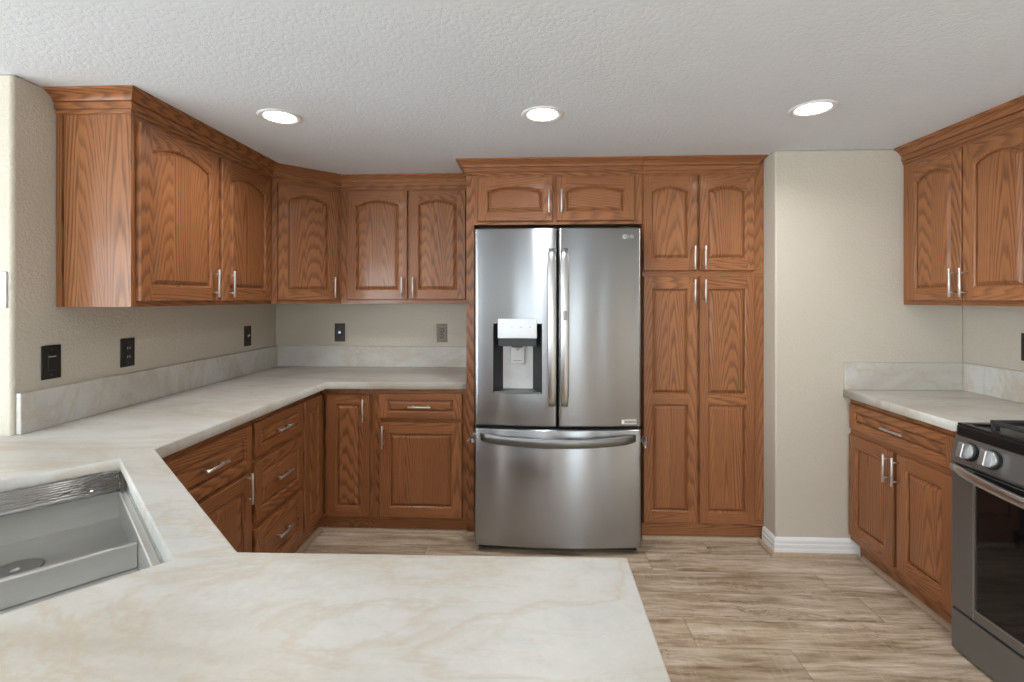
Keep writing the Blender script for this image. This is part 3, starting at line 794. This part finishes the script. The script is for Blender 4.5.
# long bowed handles
def bow_handle(parent, pts, w, t, m, axis):
    """bar with a rounded rectangular section along pts; w across, t deep"""
    mb = MB(); rings = []
    n = len(pts)
    for i, (x, y, z) in enumerate(pts):
        e = min(i, n - 1 - i); sc = min(1.0, .72 + .14 * e)
        ww, tt = w * sc / 2, t / 2; c = min(ww, tt) * .40; sec = []
        for sx, sy in ((1, -1), (1, 1), (-1, 1), (-1, -1)):
            order = [(ww - c, tt), (ww, tt - c)]
            if sx * sy > 0: order = order[::-1]
            for a_, b_ in order: sec.append((sx * a_, sy * b_))
        rings.append([(x + a_, y + b_, z) if axis == 'v' else (x, y + b_, z + a_) for a_, b_ in sec])
    mb.loft(rings, m); return mb
for (par, sx) in ((dl, -.033), (dr, .036)):
    pts = []
    for i in range(25):
        t_ = i / 24; z = .826 + (1.682 - .826) * t_
        pts.append((sx, fy(sx) - .012 - .042 * math.sin(math.pi * t_) ** .55, z))
    mb = bow_handle(par, pts, .046, .018, M['steel_bar'], 'v')
    for z in (.835, 1.672): mb.box(sx - .016, sx + .016, fy(sx) - .020, fy(sx) + .004, z - .012, z + .012, M['steel_bar'], bev=.003)
    ho = mb.build('handle', par)
    if sx > 0:
        mb = MB(); mb.box(sx - .010, sx + .010, fy(sx) - .066, fy(sx) - .055, 1.295, 1.345, M['steel_dk'], bev=.003); mb.build('latch_button', ho)
pts = []
for i in range(33):
    t_ = i / 32; x = -.425 + .850 * t_
    pts.append((x, fy(x) - .010 - .040 * math.sin(math.pi * t_) ** .5, .648 - .018 * math.sin(math.pi * t_) ** .8))
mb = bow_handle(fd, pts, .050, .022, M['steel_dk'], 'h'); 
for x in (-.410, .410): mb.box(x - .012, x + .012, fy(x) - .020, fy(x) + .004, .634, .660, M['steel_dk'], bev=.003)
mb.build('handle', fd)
# maker's mark and small label at the right door
def text_mesh(name, body, size, mat, parent, loc):
    cu = bpy.data.curves.new(name, 'FONT'); cu.body = body; cu.size = size; cu.extrude = .0006
    t = bpy.data.objects.new('tmp', cu); COL.objects.link(t)
    dg = bpy.context.evaluated_depsgraph_get(); dg.update()
    me = bpy.data.meshes.new_from_object(t.evaluated_get(dg)); bpy.data.objects.remove(t); bpy.data.curves.remove(cu)
    me.materials.clear(); me.materials.append(mat)
    o = bpy.data.objects.new(name, me); COL.objects.link(o); o.parent = parent
    o.location = loc; o.rotation_euler = (R90, 0, 0); return o
bx, bz = .368, 1.750
mb = MB(); n = 24; yy = fy(bx) - .0015
for ro, ri in ((.0125, .0095),):
    A = [mb.v(bx + ro * math.cos(2 * math.pi * i / n), yy, bz + ro * math.sin(2 * math.pi * i / n)) for i in range(n)]
    B = [mb.v(bx + ri * math.cos(2 * math.pi * i / n), yy - .0005, bz + ri * math.sin(2 * math.pi * i / n)) for i in range(n)]
    C_ = [mb.v(v.co.x, yy + .003, v.co.z) for v in A]
    bridge(mb, A, B, M['steel_hi']); bridge(mb, C_, A, M['steel_hi']); mb.face(B, M['steel_dk'])
mb.box(bx - .004, bx - .002, yy - .001, yy, bz - .005, bz + .006, M['steel_hi']); mb.box(bx - .004, bx + .004, yy - .001, yy, bz - .006, bz - .004, M['steel_hi'])
mb.build('badge', dr)
text_mesh('badge_letters', 'LG', .027, M['steel_hi'], dr, (bx + .017, fy(bx + .03) - .0012, bz - .0095))
mb = MB(); sx = .395; yy = fy(.36) - .0012
mb.box(.348, .430, yy, yy + .012, .722, .748, M['panel_grey']); mb.box(.352, .362, yy - .0006, yy + .001, .726, .744, M['white']); mb.box(.366, .426, yy - .0006, yy + .001, .731, .740, M['steel_dk'])
mb.build('badge', dr)
# scraps of packing film still taped to the drawer's sides
def scrap(sx, zc, w, seed):
    rng = random.Random(seed); mb = MB(); n = 5; g_ = []
    for i in range(n + 1):
        row = []
        for j in range(n + 1):
            t_, s_ = i / n, j / n
            row.append(mb.v(sx * (HW - .004 + w * t_), .010 - .035 * t_ + .012 * rng.uniform(-1, 1), zc + .040 * (s_ - .5) * (1 + .9 * math.sin(3.0 * t_ + seed)) - .02 * t_ + .006 * rng.uniform(-1, 1)))
        g_.append(row)
    for i in range(n):
        for j in range(n): mb.face((g_[i][j], g_[i + 1][j], g_[i + 1][j + 1], g_[i][j + 1]), M['scrap'])
    o = mb.build('packing_film', fd)
M['scrap'] = film('cloudy_packing_film', (0.80, 0.74, 0.70), 0.42, 0.25)
scrap(-1, .640, .050, 2); scrap(1, .640, .022, 5)

# ================================================================== RANGE
# local frame: x = along the front (world -y), y = into the wall (world +x)
SXF, SY0, SWD = 1.714, 2.008, 0.758
r = thing('range', 'stainless steel gas range with black cooktop and glass oven door', 'stove', (SXF, SY0, 0), -R90)
mb = MB(); mb.box(.004, SWD - .004, .035, .615, .055, .860, M['grey_body'])
for a in (.05, SWD - .05):
    for c_ in (.09, .58): mb.lathe([(.018, 0), (.018, .056)], M['black'], 14, (a, c_, 0))
mb.build('body', r)
mb = MB()
mb.box(.0, SWD, -.004, .622, .862, .904, M['black_gloss'], bev=.006, seg=2)
mb.box(.0, .030, .0, .622, .902, .912, M['black_gloss'], bev=.003); mb.box(SWD - .030, SWD, .0, .622, .902, .912, M['black_gloss'], bev=.003)
mb.box(.030, SWD - .030, .0, .030, .902, .912, M['black_gloss'], bev=.003); mb.box(.030, SWD - .030, .59, .622, .902, .920, M['black_gloss'], bev=.003)
mb.build('cooktop', r)
for (bx_, by_, br) in ((.16, .17, .045), (.16, .45, .036), (.38, .31, .05), (.60, .17, .045), (.60, .45, .036)):
    mb = MB(); mb.lathe([(br, 0), (br, .010), (br * .8, .013), (br * .8, .020), (br * .3, .022)], M['iron'], 26, (bx_, by_, .904)); mb.build('burner', r)
for k in range(3):
    g0 = .092 + k * .1930; g1 = g0 + .1850; mb = MB(); zt0, zt1 = .930, .946
    def rod(p, q, rr=.0075): mb.tube([p, q], rr, M['iron'], 8)
    zc = .938
    for x in (g0 + .010, g1 - .010):
        mb.box(x - .008, x + .008, .040, .590, .928, .946, M['iron'], bev=.004, seg=2)
        for y_ in (.055, .575): mb.box(x - .008, x + .008, y_ - .010, y_ + .010, .904, .930, M['iron'], bev=.002)
    for y_ in (.048, .310, .582): mb.box(g0 + .010, g1 - .010, y_ - .008, y_ + .008, .928, .946, M['iron'], bev=.004, seg=2)
    mx = (g0 + g1) / 2
    for y_ in (.17, .45):
        mb.box(mx - .006, mx + .006, y_ - .115, y_ - .030, .930, .946, M['iron'], bev=.003); mb.box(mx - .006, mx + .006, y_ + .030, y_ + .115, .930, .946, M['iron'], bev=.003)
        mb.box(g0 + .01, mx - .030, y_ - .006, y_ + .006, .930, .946, M['iron'], bev=.003); mb.box(mx + .030, g1 - .01, y_ - .006, y_ + .006, .930, .946, M['iron'], bev=.003)
    mb.build('grate', r)
# slanted control panel with knobs
mb = MB(); yz = [(-.004, .862), (-.027, .768), (-.024, .758), (.04, .758), (.04, .862)]
mb.loft([[(x, y, z) for y, z in yz] for x in (.0, SWD)], M['steel_y'], smooth=False); mb.build('control_panel', r)
tilt = math.atan2(.023, .094); ax = Vector((0, -math.cos(tilt), math.sin(tilt) * 1.0)).normalized()
for kx in (.076, .168, .379, .590, .682):
    c0 = Vector((kx, -.016, .815)); mb = MB()
    e1 = Vector((1, 0, 0)); e2 = ax.cross(e1)
    def ring(rr, h): return [tuple(c0 + ax * h + (e1 * math.cos(t_) + e2 * math.sin(t_)) * rr) for t_ in (2 * math.pi * q_ / 28 for q_ in range(28))]
    mb.loft([ring(.036, 0), ring(.036, .004)], M['black'], smooth=False)
    mb.loft([ring(.031, .004), ring(.031, .016), ring(.029, .020)], M['steel_hi'])
    # grip bar
    def blk(h, w_, l_): return [tuple(c0 + ax * h + e1 * a_ * w_ + e2 * b_ * l_) for a_, b_ in ((-1, -1), (1, -1), (1, 1), (-1, 1))]
    mb.loft([blk(.018, .013, .029), blk(.040, .012, .028), blk(.043, .010, .025)], M['steel_hi'], smooth=False)
    mb.build('knob', r)
# oven door
dz0, dz1 = .178, .748
mb = MB(); gx0, gx1, gz0, gz1 = .098, SWD - .098, .215, .700; m = M['steel_y']
mb.box(.002, gx0, -.024, .034, dz0, dz1, m, bev=.003); mb.box(gx1, SWD - .002, -.024, .034, dz0, dz1, m, bev=.003)
mb.box(gx0, gx1, -.024, .034, dz0, gz0, m, bev=.002); mb.box(gx0, gx1, -.022, .034, gz1, dz1, M['black_gloss'], bev=.002)
for i in range(3): mb.box(gx0 + .02, gx1 - .02, -.020, .03, dz1 + .0005 + i * .003, dz1 + .002 + i * .003, M['black'])
od = mb.build('oven_door', r)
mb = MB(); mb.box(gx0 + .002, gx1 - .002, -.020, .03, gz0 + .002, gz1, M['dark_glass']); mb.build('door_glass', od)
mb = MB()
for a_, c_, z0_, z1_ in ((gx0, gx0 + .005, gz0, gz1), (gx1 - .005, gx1, gz0, gz1), (gx0, gx1, gz0, gz0 + .005)): mb.box(a_, c_, -.0262, -.018, z0_, z1_, M['steel_hi'])
mb.build('glass_trim', od)
pts = [(.012 + (SWD - .024) * i / 32, -.018 - .040 * math.sin(math.pi * i / 32) ** .5, .742 - .022 * math.sin(math.pi * i / 32) ** .7) for i in range(33)]
mb = bow_handle(od, pts, .036, .020, M['steel_bar'], 'h')
for x in (.022, SWD - .022): mb.box(x - .012, x + .012, -.040, -.020, .725, .752, M['steel_hi'], bev=.003)
mb.build('handle', od)
mb = MB(); mb.box(.002, SWD - .002, -.024, .034, .012, .168, M['steel_y'], bev=.004, seg=2); mb.box(.02, SWD - .02, -.012, .02, .168, .178, M['black']); mb.build('storage_drawer', r)

# ================================================================== LIGHTS IN THE CEILING
def downlight(x, y, label, power=4.5):
    r = thing('recessed_light', label, 'light', (x, y, CEIL), 0, 'recessed ceiling lights')
    mb = MB(); mb.lathe([(.094, 0.0), (.093, -.004), (.084, -.006), (.072, -.0035), (.067, -.001)], M['white'], 40, caps=False); mb.build('trim_ring', r)
    mb = MB(); mb.lathe([(.068, -.0012), (.050, -.0028), (.020, -.0034), (.001, -.0036)], M['lamp'], 40, caps=False); mb.build('lens', r)
    d = bpy.data.lights.new('lamp', 'AREA'); d.shape = 'DISK'; d.size = .14; d.energy = power; d.color = (1.0, .99, .975); d.spread = math.radians(150)
    o = bpy.data.objects.new('lamp', d); COL.objects.link(o); o.parent = r; o.location = (0, 0, -.008)
downlight(-1.130, 2.112, 'leftmost of three lit recessed ceiling lights, near the left wall cabinet')
downlight(0.048, 2.131, 'lit recessed ceiling light above the fridge, middle one of three')
downlight(1.206, 2.112, 'rightmost of three lit recessed ceiling lights, near the pier wall')

for x, w in ((-1.13, 'left'), (0.048, 'middle'), (1.206, 'right')):  # extra row of fixtures out of view, added to even out the light
    downlight(x, -1.75, 'unseen fill light added in the ceiling behind the peninsula, %s one of that row' % w, 30)

# ================================================================== WALL PLATES
def plate(name, label, loc, rz, kind, mat, group=None):
    """cover plate on a wall: local -y faces the room; loc = centre on the wall face"""
    r = thing(name, label, 'switch' if 'switch' in name else 'outlet', loc, rz, group)
    w, h = .0385, .066
    mb = MB(); mb.box(-w, w, -.006, -.0005, -h, h, mat, bev=.003, seg=2)
    for z in (-.050, .050): mb.box(-.003, .003, -.0066, -.005, z - .003, z + .003, M['bronze_lt'], bev=.0008)
    mb.build('cover_plate', r)
    if kind == 'rocker':
        mb = MB(); mb.box(-.0165, .0165, -.0085, -.005, -.033, .033, mat, bev=.002); mb.box(-.014, .014, -.0095, -.008, .020, .023, M['ivory'] if mat is not M['ivory'] else M['lit_grey']); mb.build('rocker', r)
    elif kind == 'duplex':
        for z in (-.020, .020):
            mb = MB(); mb.lathe([(.0165, 0), (.0165, .003), (.0155, .0035)], M['black'], 20)
            for s_ in (-.006, .006): mb.box(s_ - .001, s_ + .001, -.005, .006, .0034, .0042, M['ivory'])
            o = mb.build('receptacle', r); o.rotation_euler = (R90, 0, 0); o.location = (0, -.0055, z)
    elif kind == 'toggle':
        mb = MB(); mb.box(-.0055, .0055, -.0065, -.005, -.012, .012, M['black']); mb.loft([[(-.004, -.006, -.006), (.004, -.006, -.006), (.004, -.006, .006), (-.004, -.006, .006)], [(-.0035, -.018, .003), (.0035, -.018, .003), (.0035, -.018, .010), (-.0035, -.018, .010)]], M['ivory'], smooth=False); mb.build('toggle', r)
    elif kind == 'lighted':
        mb = MB(); mb.box(-.0165, .0165, -.0085, -.005, -.033, .033, M['black'], bev=.002); mb.build('receptacle', r)
        mb = MB(); mb.box(-.008, .008, -.0100, -.0082, -.007, .007, M['bluelight'], bev=.001); mb.build('indicator_light', r)
    return r
zpl = 1.163
plate('light_switch', 'black switch plate on the left wall, nearest the wall corner', (XL, 1.801, 1.162), R90, 'rocker', M['black'])
plate('wall_outlet', 'black outlet plate on the left wall under the wall cabinet', (XL, 2.156, 1.160), R90, 'duplex', M['black'], 'wall outlets')
plate('light_switch', 'bronze plate with pale toggle on the left wall by the corner', (XL, 3.100, zpl), R90, 'toggle', M['bronze'])
plate('wall_outlet', 'dark plate with a blue light on the back wall', (-1.402, YB, zpl), 0, 'lighted', M['bronze'], 'wall outlets')
plate('wall_outlet', 'worn bronze outlet plate on the back wall near the fridge', (-0.650, YB, zpl - .003), 0, 'duplex', M['bronze_lt'], 'wall outlets')
plate('wall_outlet', 'dark outlet plate on the right wall at the picture edge', (XR, 2.352, 1.180), -R90, 'duplex', M['bronze'], 'wall outlets')
plate('light_switch', 'white switch plate on the wall left of the corner', (-1.934, YF, 1.442), 0, 'rocker', M['ivory'])
